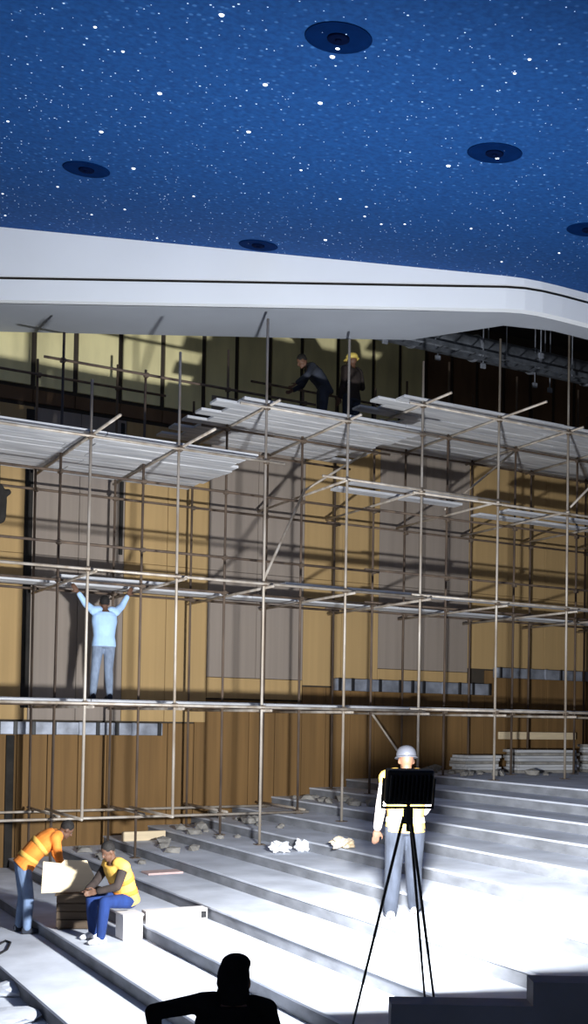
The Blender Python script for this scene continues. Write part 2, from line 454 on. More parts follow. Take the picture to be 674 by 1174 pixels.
# ------------------------------------------------------------------ scaffold
scaf = thing('scaffold', 'tube and coupler scaffold with plank decks along the panelled wall', 'scaffold', (7.74, 16.7, floor_z(7.74)))
SO = scaf.location.copy()
XS = [3.40, 4.86, 6.26, 7.74, 9.24, 10.75, 12.42, 14.07, 15.70, 17.30, 18.90]
YR = [15.2, 16.7, 18.1]
TR = 0.0225
def tube_part(name, a, b, r=TR, m='steel'):
    return MB().tube([Vector(a) - SO, Vector(b) - SO], r, 8).build(name, M[m], scaf, True)
coup_mesh = None
def coupler(p):
    global coup_mesh
    if coup_mesh is None:
        mb = MB().bbox((0, 0, 0), (0.085, 0.085, 0.07), 0.012)
        mb.tube([(0.03, 0.055, -0.03), (0.03, 0.055, 0.05)], 0.012, 6)
        coup_mesh = mb.mesh('coupler')
    return link('coupler', coup_mesh, M['rust'], scaf, loc=Vector(p) - SO)
L0, L1, L2, L3, L4, L5 = zc(-1.64), zc(0.17), zc(2.12), zc(4.06), zc(4.92), zc(5.42)
def deck_level(x):
    return L3 if x < 7.5 else (L4 if x < 10.6 else L5)
ftop = {0: 4.7, 1: 4.9, 2: 5.55, 3: 6.35, 4: 6.3, 5: 6.2, 6: 6.9, 7: 7.5, 8: 7.2, 9: 7.0, 10: 7.0}
jit = random.Random(11)
for i, x in enumerate(XS):
    for j, y in enumerate(YR):
        zt = zc(ftop[i]) if j == 0 else zc(min(6.3, 5.2 + jit.uniform(0.3, 1.1)) if i < 6 else 6.9)
        zb = floor_z(x) + 0.012
        if j == 0 and i in (1, 2): zb = zc(-1.52)
        dx, dy = jit.uniform(-0.02, 0.02), jit.uniform(-0.015, 0.015)
        tube_part('standard', (x + dx, y + dy, zb), (x + jit.uniform(-0.02, 0.02), y, zt), m='steel' if j == 0 else 'steel_shaded')
        if zb < zc(-1.6) or x > 7.5:
            pl = MB().bbox(Vector((x + dx, y + dy, floor_z(x) + 0.006)) - SO, (0.15, 0.15, 0.012), 0.003).build('base_plate', M['rust'], scaf)
# ledgers
def ledger(xa, xb, y, z, tilt=0.0):
    n = max(1, int((xb - xa) // 6)); step = (xb - xa) / n
    for k in range(n):
        a, b = xa + k * step, xa + (k + 1) * step
        off = 0.03 * (k % 2)
        tube_part('ledger', (a - 0.15, y - 0.05 + off * 0.3, z + off), (b + 0.15, y - 0.05 + off * 0.3, z + off + tilt), m='steel' if (y < 15.5 or abs(z - L0) < 0.1) else 'steel_shaded')
    for x in XS:
        if xa - 0.1 <= x <= xb + 0.1: coupler((x, y - 0.025, z))
ledger(2.2, 9.3, YR[1], L0); ledger(2.2, 9.3, YR[2], L0)
for y in YR: ledger(2.2, 19.2, y, L1)
for y in YR: ledger(2.2, 19.2, y, L2)
ledger(2.2, 19.2, YR[1], zc(2.72)); ledger(2.2, 19.2, YR[1], zc(3.84)); ledger(2.2, 7.9, YR[0], L3); ledger(2.2, 19.2, YR[2], zc(3.8))
ledger(7.4, 10.9, YR[0], L4); ledger(7.4, 10.9, YR[1], L4); ledger(7.4, 10.9, YR[2], L4)
for y in YR: ledger(10.6, 19.2, y, L5)
ledger(8.9, 12.5, YR[0], zc(3.96)); ledger(10.7, 19.2, YR[0], zc(3.9))
ledger(2.2, 7.0, YR[2], zc(5.75)); ledger(4.7, 9.3, YR[1], zc(5.6)); ledger(9.0, 14.2, YR[2], zc(6.3))
# transoms
for i, x in enumerate(XS):
    if x < 9.6: tube_part('transom', (x + 0.05, YR[1] - 0.2, L0 + 0.05), (x + 0.05, YR[2] + 0.25, L0 + 0.05))
    if i in (1, 2): tube_part('transom', (x - 0.05, YR[0] - 0.15, L0 + 0.14), (x - 0.05, YR[1] + 0.2, L0 + 0.14))
    for z in (L1, L2):
        tube_part('transom', (x + 0.05, YR[0] - 0.25, z - 0.05), (x + 0.05, YR[2] + 0.28, z - 0.05))
    z = deck_level(x)
    yf = {1: 14.05, 2: 14.0, 5: 14.45, 6: 14.0}.get(i, 14.85)
    tube_part('transom', (x + 0.05, yf, z + 0.05), (x + 0.05, YR[2] + 0.25, z + 0.05))
    coupler((x + 0.03, YR[0], z + 0.03))
    if i >= 4: tube_part('transom', (x - 0.05, YR[0] - 0.1, zc(3.93)), (x - 0.05, YR[2] + 0.25, zc(3.93)))
# braces
tube_part('brace', (15.3, YR[0] - 0.08, zc(4.0)), (16.5, YR[0] - 0.08, zc(2.0)))
tube_part('brace', (10.75, YR[1] + 0.06, zc(0.2)), (11.9, YR[1] + 0.06, floor_z(11.9) + 0.03))
tube_part('brace', (7.74, YR[0] + 0.08, L2), (9.24, YR[1] - 0.1, L3))
tube_part('brace', (12.4, YR[1] + 0.06, L3), (14.1, YR[1] + 0.06, L5))
tube_part('brace', (14.2, YR[0] + 0.06, L3), (15.7, YR[0] + 0.06, L5))
tube_part('brace', (9.3, YR[1] + 0.06, L3), (10.6, YR[1] + 0.06, L4))
# decks of planks
def plank(xa, xb, y, z, w, th=0.045, tiltx=0.0, m='plank'):
    c = Vector(((xa + xb) / 2, y, z + th / 2)) - SO
    return MB().bbox(c, (xb - xa, w - 0.014, th), 0.006, Euler((jit.uniform(-0.02, 0.02), tiltx, jit.uniform(-0.006, 0.006))).to_matrix()).build('deck_plank', M[m], scaf)
def deck(xa, xb, ya, yb, z, w=0.235, L=3.0):
    y = ya + w / 2; k = 0
    while y < yb:
        x = xa + (0 if k % 2 == 0 else -0.35)
        while x < xb - 0.3:
            e = min(x + L + jit.uniform(-0.1, 0.15), xb + jit.uniform(-0.05, 0.2))
            plank(x, e, y, z + jit.uniform(0, 0.012), w)
            x = e + 0.01
        y += w; k += 1
deck(2.2, 7.55, 15.28, 18.2, L3 + 0.08, 0.29)
deck(7.35, 10.75, 15.2, 18.2, L4 + 0.08, 0.29)
deck(10.35, 19.0, 15.15, 16.2, L5 + 0.08, 0.29, 3.6)
deck(11.15, 19.0, 16.31, 18.2, L5 + 0.08, 0.29, 3.6)
deck(2.2, 19.0, 16.25, 17.6, L1 + 0.03, 0.225, 3.0)
deck(2.2, 19.0, 17.38, 17.95, L2 + 0.03, 0.235, 3.2)
deck(8.2, 19.0, 15.32, 15.50, L2 + 0.03, 0.235, 3.2)
plank(4.9, 6.7, 16.98, L2 + 0.06, 0.5)
plank(9.6, 12.3, 16.2, zc(4.02), 0.30); plank(9.6, 12.2, 15.6, zc(4.02), 0.30); plank(13.0, 18.5, 16.6, zc(3.98), 0.30); plank(13.2, 18.5, 16.0, zc(3.98), 0.30)

# things in the ceiling void: duct, hangers, tray
duct = thing('air_duct', 'dull metal air duct in the dark ceiling void at right', 'duct', (14.6, 17.2, zc(7.35)))
M['duct'] = mat('dull_galvanised_duct', (0.10, 0.11, 0.13), 0.5, 0.4, var=0.35)
MB().tube([(-4.4, -0.1, 0.1), (5.5, -0.1, 0.1)], 0.24, 16).build('duct_pipe', M['duct'], duct, True)
for k in range(7):
    MB().tube([(-4.3 + k * 1.5, -0.1, 0.1), (-4.24 + k * 1.5, -0.1, 0.1)], 0.265, 16).build('flange', M['alu'], duct)
    MB().tube([(-3.8 + k * 1.5, 0.05, 0.3), (-3.8 + k * 1.5, 0.05, 1.24)], 0.012, 6).build('hanger_rod', M['alu'], duct)
tray = thing('cable_tray', 'black cable tray below the duct in the ceiling void', 'cable tray', (13.6, 16.3, zc(7.0)))
for s in (-0.14, 0.14): MB().bbox((0, s, 0), (7.5, 0.015, 0.08), 0.003).build('side_rail', M['duct'], tray)
for k in range(20): MB().bbox((-3.6 + k * 0.38, 0, -0.03), (0.03, 0.28, 0.012), 0.002).build('rung', M['duct'], tray)
for k in range(5): MB().tube([(-3.4 + k * 1.7, 0.14, 0.04), (-3.4 + k * 1.7, 0.14, 1.59)], 0.01, 6).build('hanger_rod', M['alu'], tray)
rr = random.Random(21)
for k in range(9):                # loose hanger wires with clips
    x = 10.4 + k * 0.72
    y = rr.uniform(15.9, 17.6)
    D_ = Vector((x, y, 0)).dot(FWD)
    if D_ < 18.6: y += 1.4
    hz = rr.uniform(6.85, 7.5)
    h = thing('ceiling_hanger', 'thin hanging rod with a metal clip in the ceiling void', 'hanger', (x, y, zc(8.59)), group='hangers in the ceiling void')
    MB().tube([(0, 0, 0), (0, 0, hz - 8.6)], 0.012, 6).build('rod', M['alu'], h)
    MB().bbox((0, 0, hz - 8.6), (0.12, 0.05, 0.10), 0.01).build('clip', M['alu'], h)

# ------------------------------------------------------------------ people
def remeshed(mb, voxel, smooth_it=4, name='tmp'):
    me = mb.mesh(name)
    o = bpy.data.objects.new(name, me); COL.objects.link(o)
    md = o.modifiers.new('r', 'REMESH'); md.mode = 'VOXEL'; md.voxel_size = voxel; md.use_smooth_shade = True
    sm = o.modifiers.new('s', 'SMOOTH'); sm.iterations = smooth_it; sm.factor = 0.5
    dg = bpy.context.evaluated_depsgraph_get()
    out = bpy.data.meshes.new_from_object(o.evaluated_get(dg))
    bpy.data.objects.remove(o); bpy.data.meshes.remove(me)
    for p in out.polygons: p.use_smooth = True
    return out

class Human:
    """joints in the person's own frame: x right, y ahead, z up; feet at z = 0"""
    def __init__(s, j, head_dir=(0, 1, 0), head_up=(0, 0, 1), scale=1.0):
        s.j = {k: Vector(v) for k, v in j.items()}
        s.hd = Vector(head_dir).normalized(); s.hu = Vector(head_up).normalized()
        hx = s.hd.cross(s.hu).normalized(); hu = hx.cross(s.hd).normalized()
        s.HR = Matrix((hx, s.hd, hu)).transposed()
    def torso(s, mb, off=0.0, t0=0.0, t1=1.0, w=1.0, caps=True):
        j = s.j
        hipv = (j['hipR'] - j['hipL']).normalized(); shv = (j['shR'] - j['shL']).normalized()
        pts = [j['pelvis'] + (j['pelvis'] - j['chest']).normalized() * 0.08, j['pelvis'], j['waist'], j['chest'], j['neck']]
        prof = [(0.00, 0.145, 0.105), (0.12, 0.172, 0.122), (0.28, 0.166, 0.118), (0.42, 0.148, 0.105), (0.58, 0.160, 0.112), (0.74, 0.182, 0.120), (0.86, 0.175, 0.108), (0.94, 0.125, 0.085), (1.0, 0.062, 0.060)]
        def spine(t):
            q = t * 4; i = min(3, int(q)); f = q - i
            a, b = pts[i], pts[i + 1]
            p0 = pts[max(0, i - 1)]; p3 = pts[min(4, i + 2)]
            return 0.5 * ((2 * a) + (b - p0) * f + (2 * p0 - 5 * a + 4 * b - p3) * f * f + (3 * a - p0 - 3 * b + p3) * f ** 3)
        rings = []
        for (t, a, b) in prof:
            if t < t0 - 1e-6 or t > t1 + 1e-6: continue
            c = spine(t); d = (spine(min(1, t + 0.03)) - spine(max(0, t - 0.03))).normalized()
            sx = hipv.lerp(shv, t); sx = (sx - d * sx.dot(d)).normalized(); sy = d.cross(sx)
            rings.append([c + sx * math.cos(u) * (a * w + off) + sy * math.sin(u) * (b + off) for u in [2 * math.pi * k / 20 for k in range(20)]])
        mb.ring_loft(rings, caps)
    def arm(s, mb, side, off=0.0, upto=2.0):
        j = s.j
        a, b, c = j['sh' + side], j['el' + side], j['wr' + side]
        mid = (j['neck'] * 0.45 + a * 0.55)
        k = getattr(s, 'slim', 1.0)
        mb.capsule(mid, a, 0.062 * k + off, 0.060 * k + off)
        if upto >= 1: mb.capsule(a, b, 0.056 * k + off, 0.043 * k + off)
        else: mb.capsule(a, a.lerp(b, upto), 0.056 * k + off, 0.05 * k + off)
        if upto > 1: mb.capsule(b, b.lerp(c, upto - 1), 0.043 * k + off, (0.043 + (0.029 - 0.043) * (upto - 1)) * k + off)
    def leg(s, mb, side, off=0.0):
        j = s.j
        mb.capsule(j['hip' + side], j['kn' + side], 0.088 + off, 0.060 + off)
        a, b = j['kn' + side], j['an' + side]
        mb.capsule(a, a.lerp(b, 0.35), 0.060 + off, 0.058 + off)
        mb.capsule(a.lerp(b, 0.35), b, 0.058 + off, 0.040 + off)
    def hand(s, mb, side):
        j = s.j
        w = j['wr' + side]; d = (w - j['el' + side]).normalized()
        hp = j.get('hand' + side)
        if hp is not None: d = (hp - w).normalized()
        up = Vector((0, 1, 0)) if abs(d.y) < 0.8 else Vector((0, 0, 1))
        sx = d.cross(up).normalized(); n = sx.cross(d)
        rot = Matrix((sx, n, d)).transposed()
        mb.ellipsoid(w + d * 0.055, (0.042, 0.017, 0.058), rot)
        for k, (o, L) in enumerate(((-0.03, 0.065), (-0.010, 0.078), (0.011, 0.074), (0.031, 0.056))):
            a = w + d * 0.095 + sx * o; b = a + d * L * 0.55 + n * 0.008; c = b + d * L * 0.4 + n * 0.028
            mb.capsule(a, b, 0.0105, 0.0095, 8); mb.capsule(b, c, 0.0095, 0.008, 8)
        sg = -1 if side == 'R' else 1
        a = w + d * 0.035 + sx * 0.035 * sg; b = a + d * 0.035 + sx * 0.03 * sg + n * 0.01; c = b + d * 0.032 + n * 0.012
        mb.capsule(a, b, 0.0125, 0.011, 8); mb.capsule(b, c, 0.011, 0.009, 8)
    def foot_axes(s, side):
        d = s.j.get('toe' + side, s.j['an' + side] + Vector((0, 0.2, -0.06))) - s.j['an' + side]
        d.z = 0; d.normalize()
        return d
    def shoe(s, mb, side, off=0.0):
        a = s.j['an' + side]; d = s.foot_axes(side); sx = d.cross(Vector((0, 0, 1))).normalized()
        base = a.z - 0.075
        rings = []
        for (t, w, h) in ((-0.075, 0.026, 0.05), (-0.06, 0.036, 0.085), (-0.01, 0.040, 0.10), (0.05, 0.042, 0.082), (0.11, 0.048, 0.062), (0.16, 0.045, 0.05), (0.19, 0.028, 0.036)):
            c = a + d * t; c.z = base
            w += off; h += off
            rings.append([c + sx * w * 0.92 + Vector((0, 0, 0.0)), c + sx * w + Vector((0, 0, h * 0.35)), c + sx * w * 0.75 + Vector((0, 0, h * 0.8)), c + Vector((0, 0, h)),
                          c - sx * w * 0.75 + Vector((0, 0, h * 0.8)), c - sx * w + Vector((0, 0, h * 0.35)), c - sx * w * 0.92])
        mb.ring_loft(rings)
    def head(s, mb, face=True):
        c = s.j['head']; H = s.HR
        mb.ellipsoid(c + H @ Vector((0, -0.012, 0.02)), (0.076, 0.094, 0.100), H)
        mb.ellipsoid(c + H @ Vector((0, 0.022, -0.055)), (0.056, 0.066, 0.066), H)
        mb.capsule(s.j['neck'] - s.hu * 0.02, c + H @ Vector((0, -0.02, -0.05)), 0.056, 0.052)
        mb.capsule(c + H @ Vector((0, 0.085, 0.005)), c + H @ Vector((0, 0.103, -0.028)), 0.010, 0.014, 8)
        for q in (-1, 1): mb.ellipsoid(c + H @ Vector((q * 0.078, -0.005, -0.01)), (0.012, 0.02, 0.032), H, 10, 6)
        mb.capsule(c + H @ Vector((-0.02, 0.078, -0.062)), c + H @ Vector((0.02, 0.078, -0.062)), 0.009, 0.009, 8)
        mb.ellipsoid(c + H @ Vector((0, 0.068, -0.10)), (0.025, 0.02, 0.018), H, 10, 6)
    def build(s, name, label, loc, rotz, look, group=None, cat='person', voxel=0.011):
        root = thing(name, label, cat, loc, rotz, group)
        b = MB()
        s.torso(b); s.head(b)
        for q in 'LR': s.arm(b, q); s.hand(b, q); s.leg(b, q); s.shoe(b, q, -0.008)
        link('body', remeshed(b, 0.0085 if look.get('fine') else 0.010, 2, 'body'), look.get('skin', M['skin']), root)
        c = s.j['head']; H = s.HR
        for q in (-1, 1):
            MB().ellipsoid(c + H @ Vector((q * 0.031, 0.079, 0.0)), (0.011, 0.006, 0.006), H, 10, 6).build('eye', M['eye'], root, True)
        # trousers
        t = MB(); s.torso(t, 0.014, 0.0, 0.30)
        for q in 'LR': s.leg(t, q, look.get('leg_off', 0.018))
        link('trousers', remeshed(t, voxel, 3, 'trousers'), look['trousers'], root)
        # shirt
        t = MB(); s.torso(t, look.get('shirt_off', 0.018), 0.12, 0.94, 1.0)
        for q in 'LR': s.arm(t, q, look.get('arm_off', 0.014), look.get('sleeve', 1.92))
        link('shirt', remeshed(t, voxel, 3, 'shirt'), look['shirt'], root)
        if 'vest' in look:
            t = MB(); s.torso(t, 0.036, 0.12, 0.94, 1.02)
            for q in 'LR': s.arm(t, q, 0.026, 0.12)
            v = link('vest', remeshed(t, voxel, 3, 'vest'), look['vest'], root)
            for ta in look.get('stripes', (0.36, 0.58)):
                st = MB(); s.band(st, ta, 0.045); st.build('reflective_stripe', look.get('tape', M['stripe']), v, True)
        for q in 'LR':
            sh = MB(); s.shoe(sh, q, 0.004)
            link('shoe', remeshed(sh, 0.012, 1, 'shoe'), look['shoes'], root)
        c = s.j['head']; H = s.HR
        if look.get('head') == 'helmet':
            hm = MB()
            n = 20; rings = []
            for (rr_, z) in ((1.0, 0.03), (1.0, 0.07), (0.93, 0.105), (0.72, 0.135), (0.4, 0.153), (0.1, 0.158)):
                rings.append([c + H @ Vector((0.103 * rr_ * math.cos(2 * math.pi * k / n), 0.122 * rr_ * math.sin(2 * math.pi * k / n) - 0.01, z)) for k in range(n)])
            hm.ring_loft(rings)
            hl = hm.build('helmet', look['helmet'], root, True)
            br = MB()
            br.ring_loft([[c + H @ Vector(((0.105 + e) * math.cos(2 * math.pi * k / n), (0.124 + e + (0.035 if math.sin(2 * math.pi * k / n) > 0.4 else 0)) * math.sin(2 * math.pi * k / n) - 0.01, z)) for k in range(n)] for (e, z) in ((0, 0.028), (0.014, 0.024), (0.014, 0.032), (0, 0.042))])
            br.build('brim', look['helmet'], hl, True)
        elif look.get('head') == 'hood':
            hm = MB()
            hm.ellipsoid(c + H @ Vector((0, -0.02, 0.02)), (0.086, 0.105, 0.108), H)
            hm.ellipsoid(c + H @ Vector((0.012, -0.03, 0.09)), (0.078, 0.09, 0.052), H)
            hm.capsule(s.j['neck'] + Vector((0, 0, -0.07)), c + H @ Vector((0, -0.02, -0.03)), 0.098, 0.082)
            link('hood', remeshed(hm, 0.012, 4, 'hood'), look['shirt'], root)
        else:
            hm = MB()
            hm.ellipsoid(c + H @ Vector((0, -0.022, 0.036)), (0.084, 0.095, 0.098), H)
            link('hair', remeshed(hm, 0.012, 2, 'hair'), look.get('hair', M['hair']), root)
        return root
    def band(s, mb, t, h):
        j = s.j
        hipv = (j['hipR'] - j['hipL']).normalized(); shv = (j['shR'] - j['shL']).normalized()
        base = j['pelvis'] + (j['pelvis'] - j['chest']).normalized() * 0.08
        pts = [base, j['pelvis'], j['waist'], j['chest'], j['neck']]
        def spine(t):
            q = t * 4; i = min(3, int(q)); f = q - i
            a, b = pts[i], pts[i + 1]; p0 = pts[max(0, i - 1)]; p3 = pts[min(4, i + 2)]
            return 0.5 * ((2 * a) + (b - p0) * f + (2 * p0 - 5 * a + 4 * b - p3) * f * f + (3 * a - p0 - 3 * b + p3) * f ** 3)
        prof = [(0.00, 0.145, 0.105), (0.12, 0.172, 0.122), (0.28, 0.166, 0.118), (0.42, 0.148, 0.105), (0.58, 0.160, 0.112), (0.74, 0.182, 0.120), (0.86, 0.175, 0.108), (0.94, 0.125, 0.085), (1.0, 0.062, 0.060)]
        def ab(t):
            for (p, q) in zip(prof, prof[1:]):
                if p[0] <= t <= q[0]:
                    f = (t - p[0]) / (q[0] - p[0]); return p[1] + (q[1] - p[1]) * f, p[2] + (q[2] - p[2]) * f
        rings = []
        for (dt, e) in ((-0.035, 0.034), (-0.034, 0.043), (0.034, 0.043), (0.035, 0.034)):
            tt = t + dt; a, b = ab(tt); c = spine(tt)
            d = (spine(min(1, tt + 0.03)) - spine(max(0, tt - 0.03))).normalized()
            sx = hipv.lerp(shv, tt); sx = (sx - d * sx.dot(d)).normalized(); sy = d.cross(sx)
            rings.append([c + sx * math.cos(u) * (a * 1.02 + e) + sy * math.sin(u) * (b + e) for u in [2 * math.pi * k / 24 for k in range(24)]])
        mb.ring_loft(rings)

STAND = dict(pelvis=(0, 0, 0.92), waist=(0, 0.0, 1.10), chest=(0, 0.0, 1.28), neck=(0, -0.01, 1.47), head=(0, 0.015, 1.60),
             hipL=(-0.095, 0, 0.90), hipR=(0.095, 0, 0.90), knL=(-0.10, 0.02, 0.50), knR=(0.10, 0.02, 0.50), anL=(-0.11, -0.01, 0.085), anR=(0.11, -0.01, 0.085),
             shL=(-0.185, 0, 1.41), shR=(0.185, 0, 1.41), elL=(-0.23, -0.02, 1.13), elR=(0.23, -0.02, 1.13), wrL=(-0.25, 0.05, 0.88), wrR=(0.25, 0.05, 0.88))
def pose(**k):
    d = dict(STAND); d.update(k); return d

# man on the scaffold deck, arms raised to the boards above
p = at_y(118, 794, 17.0)
D1TOP = L1 + 0.03 + 0.058
s1 = Human(pose(shL=(-0.19, 0.0, 1.45), shR=(0.19, 0.0, 1.45), elL=(-0.30, 0.05, 1.55), elR=(0.30, 0.05, 1.55), wrL=(-0.43, 0.06, 1.735), wrR=(0.40, 0.06, 1.735),
                knL=(-0.13, 0.02, 0.50), anL=(-0.17, -0.01, 0.085), knR=(0.09, 0.02, 0.5), anR=(0.11, 0.0, 0.085), head=(0.0, 0.03, 1.585)), head_dir=(0.1, 1, 0.1))
h = s1.build('person', 'worker in light blue shirt and jeans standing on the scaffold deck, arms raised', (p.x, 17.0, D1TOP), R(-4),
             dict(trousers=M['jeans'], shirt=M['shirtblue'], shoes=M['navy'], sleeve=1.85, arm_off=0.014, leg_off=0.014, shirt_off=0.03))

GO = ground(27, 1069)
# orange vest worker bending over the plywood
s2 = Human(pose(pelvis=(0, -0.02, 0.93), waist=(0, 0.10, 1.10), chest=(0, 0.27, 1.24), neck=(0, 0.45, 1.35), head=(0, 0.56, 1.40),
                hipL=(-0.10, -0.03, 0.90), hipR=(0.10, -0.03, 0.90), knL=(-0.10, 0.0, 0.49), knR=(0.11, 0.04, 0.49), anL=(-0.11, -0.05, 0.085), anR=(0.12, 0.03, 0.085),
                shL=(-0.19, 0.38, 1.30), shR=(0.19, 0.38, 1.30), elL=(-0.24, 0.45, 1.02), elR=(0.26, 0.42, 1.03), wrL=(-0.16, 0.60, 0.84), wrR=(0.22, 0.52, 0.80)),
           head_dir=(0, 0.75, -0.65), head_up=(0, 0.65, 0.75))
h2 = s2.build('person', 'worker in orange vest and faded jeans bending over the plywood sheet', (GO[0], GO[1], floor_z(GO[0])), R(-98),
             dict(trousers=M['jeans2'], shirt=M['orange'], vest=M['orange'], shoes=M['navy'], stripes=(0.40, 0.64), tape=M['yelvest'], sleeve=1.3))

GB = ground(147, 1077)
# seated worker in yellow vest
s3 = Human(pose(pelvis=(0, 0, 0.50), waist=(0, 0.05, 0.68), chest=(0, 0.14, 0.86), neck=(0, 0.24, 1.03), head=(0, 0.31, 1.15),
                hipL=(-0.10, 0.02, 0.49), hipR=(0.10, 0.02, 0.49), knL=(-0.15, 0.44, 0.52), knR=(0.16, 0.44, 0.52), anL=(-0.17, 0.50, 0.085), anR=(0.18, 0.40, 0.085),
                shL=(-0.19, 0.18, 0.96), shR=(0.19, 0.18, 0.96), elL=(-0.25, 0.32, 0.72), elR=(0.26, 0.32, 0.72), wrL=(-0.10, 0.52, 0.66), wrR=(0.12, 0.53, 0.66)),
           head_dir=(0, 0.85, -0.5), head_up=(0, 0.5, 0.85))
h2.scale = (0.93, 0.93, 0.93)
h3 = s3.build('person', 'seated worker in yellow vest, blue trousers and white shoes on the white box', (4.50, GB[1] + 0.16, floor_z(4.4)), R(104),
             dict(trousers=M['bluepants'], shirt=M['darkshirt'], vest=M['yelvest'], shoes=M['white'], stripes=(0.40, 0.62), tape=M['orange']))

h3.scale = (0.9, 0.9, 0.9)
# worker behind the floodlight, walking away, lit from behind
s4 = Human(pose(anL=(-0.15, -0.16, 0.085), knL=(-0.12, -0.04, 0.50), anR=(0.12, 0.14, 0.085), knR=(0.10, 0.10, 0.50),
                shL=(-0.20, 0, 1.42), shR=(0.20, 0, 1.42), elL=(-0.255, -0.04, 1.14), wrL=(-0.29, -0.01, 0.89), elR=(0.24, 0.08, 1.15), wrR=(0.22, 0.27, 1.05)),
           head_dir=(-0.15, 1, -0.15))
G4 = ground(463, 1050)
p4 = Vector((G4[0], G4[1], floor_z(G4[0])))
h = s4.build('person', 'worker in glaring yellow vest and grey trousers seen from behind the floodlight', p4, R(-30),
             dict(trousers=M['greypants'], shirt=M['palesleeve'], vest=M['yelvest'], shoes=M['white'], head='helmet', helmet=M['helmetw'], stripes=(0.36,), leg_off=0.03))
h.scale = (1.07, 1.07, 1.07)

# dark figure close to the viewer at the bottom edge
s5 = Human(pose(neck=(0.0, 0.04, 1.46), head=(0.0, 0.07, 1.555), chest=(0, 0.0, 1.29), shL=(-0.165, 0.02, 1.455), shR=(0.17, 0.02, 1.425),
                elL=(-0.405, 0.03, 1.405), wrL=(-0.385, 0.16, 1.18), elR=(0.25, 0.0, 1.16), wrR=(0.17, 0.22, 1.08)), head_dir=(0.1, 1, -0.15))
s5.slim = 0.72
h5 = s5.build('person', 'silhouetted person in black hooded jacket at the bottom edge', (2.43, 5.03, 0.0), R(-26),
             dict(trousers=M['blackcloth'], shirt=M['blackcloth'], shoes=M['blackcloth'], head='hood', arm_off=0.012, sleeve=1.9))

h5.scale = (1.02, 1.02, 1.02)
# two workers on the middle top deck
DT = L4 + 0.08 + 0.058
p = at_y(406, 470, 17.0)
s6 = Human(pose(wrR=(0.30, 0.22, 1.25), elR=(0.26, 0.0, 1.15)), head_dir=(-0.4, 1, -0.1))
s6.build('person', 'worker in yellow helmet standing on the middle top deck in shade', (p.x - 0.06, 17.0, DT), R(10),
         dict(trousers=M['navy'], shirt=M['darkshirt'], shoes=M['navy'], head='helmet', helmet=M['helmety']))
p = at_y(370, 470, 16.9)
s7 = Human(pose(pelvis=(0, -0.05, 0.88), waist=(0, 0.02, 1.04), chest=(0, 0.14, 1.19), neck=(0, 0.29, 1.33), head=(0, 0.40, 1.42), shL=(-0.19, 0.24, 1.28), shR=(0.19, 0.24, 1.28),
                elL=(-0.34, 0.34, 1.08), elR=(0.34, 0.34, 1.08), wrL=(-0.22, 0.52, 0.95), wrR=(0.22, 0.52, 0.95)), head_dir=(0, 0.8, -0.5), head_up=(0, 0.5, 0.8))
s7.build('person', 'bareheaded worker in dark clothes bending forward on the middle top deck', (p.x, 16.9, DT), R(70),
         dict(trousers=M['navy'], shirt=M['navy'], shoes=M['navy']))

# ------------------------------------------------------------------ floodlight on its tripod
LX = fr(8.7, (470 - 337) / 1238 * 8.7, -0.53)
fl = thing('floodlight', 'black floodlight on a thin black tripod seen from behind', 'floodlight', (LX.x, LX.y, floor_z(LX.x)))
FO = fl.location.copy()
AIM = R(-YAW + 10.0)
RL = Euler((R(12), 0, AIM)).to_matrix()
lc = Vector((0, 0, LX.z - FO.z))
MB().bbox(lc, (0.39, 0.09, 0.285), 0.012, RL).build('housing', M['black'], fl)
hs = [o for o in fl.children if o.name.startswith('housing')][0]
for k in range(11):
    MB().box(lc + RL @ Vector((-0.17 + k * 0.034, -0.065, 0)), (0.008, 0.05, 0.22), RL).build('cooling_fin', M['black'], hs)
MB().bbox(lc + RL @ Vector((0, 0.048, 0)), (0.36, 0.012, 0.255), 0.004, RL).build('glass', M['glass'], hs)
br = MB()
for q in (-1, 1):
    br.box(lc + RL @ Vector((q * 0.212, 0, -0.05)), (0.012, 0.035, 0.24), RL)
br.box(lc + RL @ Vector((0, 0, -0.175)), (0.436, 0.035, 0.012), RL)
br.build('bracket', M['black'], fl)
apex = Vector((0, 0, lc.z - 0.20))
MB().tube([apex + Vector((0, 0, 0.06)), apex + Vector((0, 0, -0.16))], 0.016, 10).build('pole', M['black'], fl)
MB().tube([apex + Vector((0, 0, 0.02)), apex + Vector((0, 0, -0.10))], 0.04, 10).build('collar', M['black'], fl)
rl, fo = RGT, FWD
feet = [rl * -0.46 + fo * 0.0, rl * 0.21 + fo * 0.32, rl * 0.235 + fo * -0.28]
for f in feet:
    f = Vector(f); f.z = floor_z(FO.x + f.x) - FO.z + 0.015
    a = apex + Vector((f.x, f.y, 0)) * 0.08 + Vector((0, 0, -0.04))
    lg = MB().tube([a, a.lerp(f, 0.55), f], [0.013, 0.012, 0.009], 8).build('leg', M['black'], fl)
    MB().ellipsoid(f + Vector((0, 0, 0.005)), (0.02, 0.02, 0.02), n=8, m=5).build('rubber_foot', M['black'], lg)
    mid = a.lerp(f, 0.2)
ld = bpy.data.lights.new('lamp', 'AREA')
ld.shape = 'RECTANGLE'; ld.size = 0.34; ld.size_y = 0.23
ld.energy = LAMP_POWER; ld.color = (0.96, 0.985, 1.0)
lo = bpy.data.objects.new('lamp', ld); COL.objects.link(lo)
lo.parent = fl
ML = RL.to_4x4() @ Matrix.Rotation(R(90), 4, 'X')     # local -Z looks along the housing's +Y
lo.matrix_local = Matrix.Translation(lc + RL @ Vector((0, 0.062, 0))) @ ML

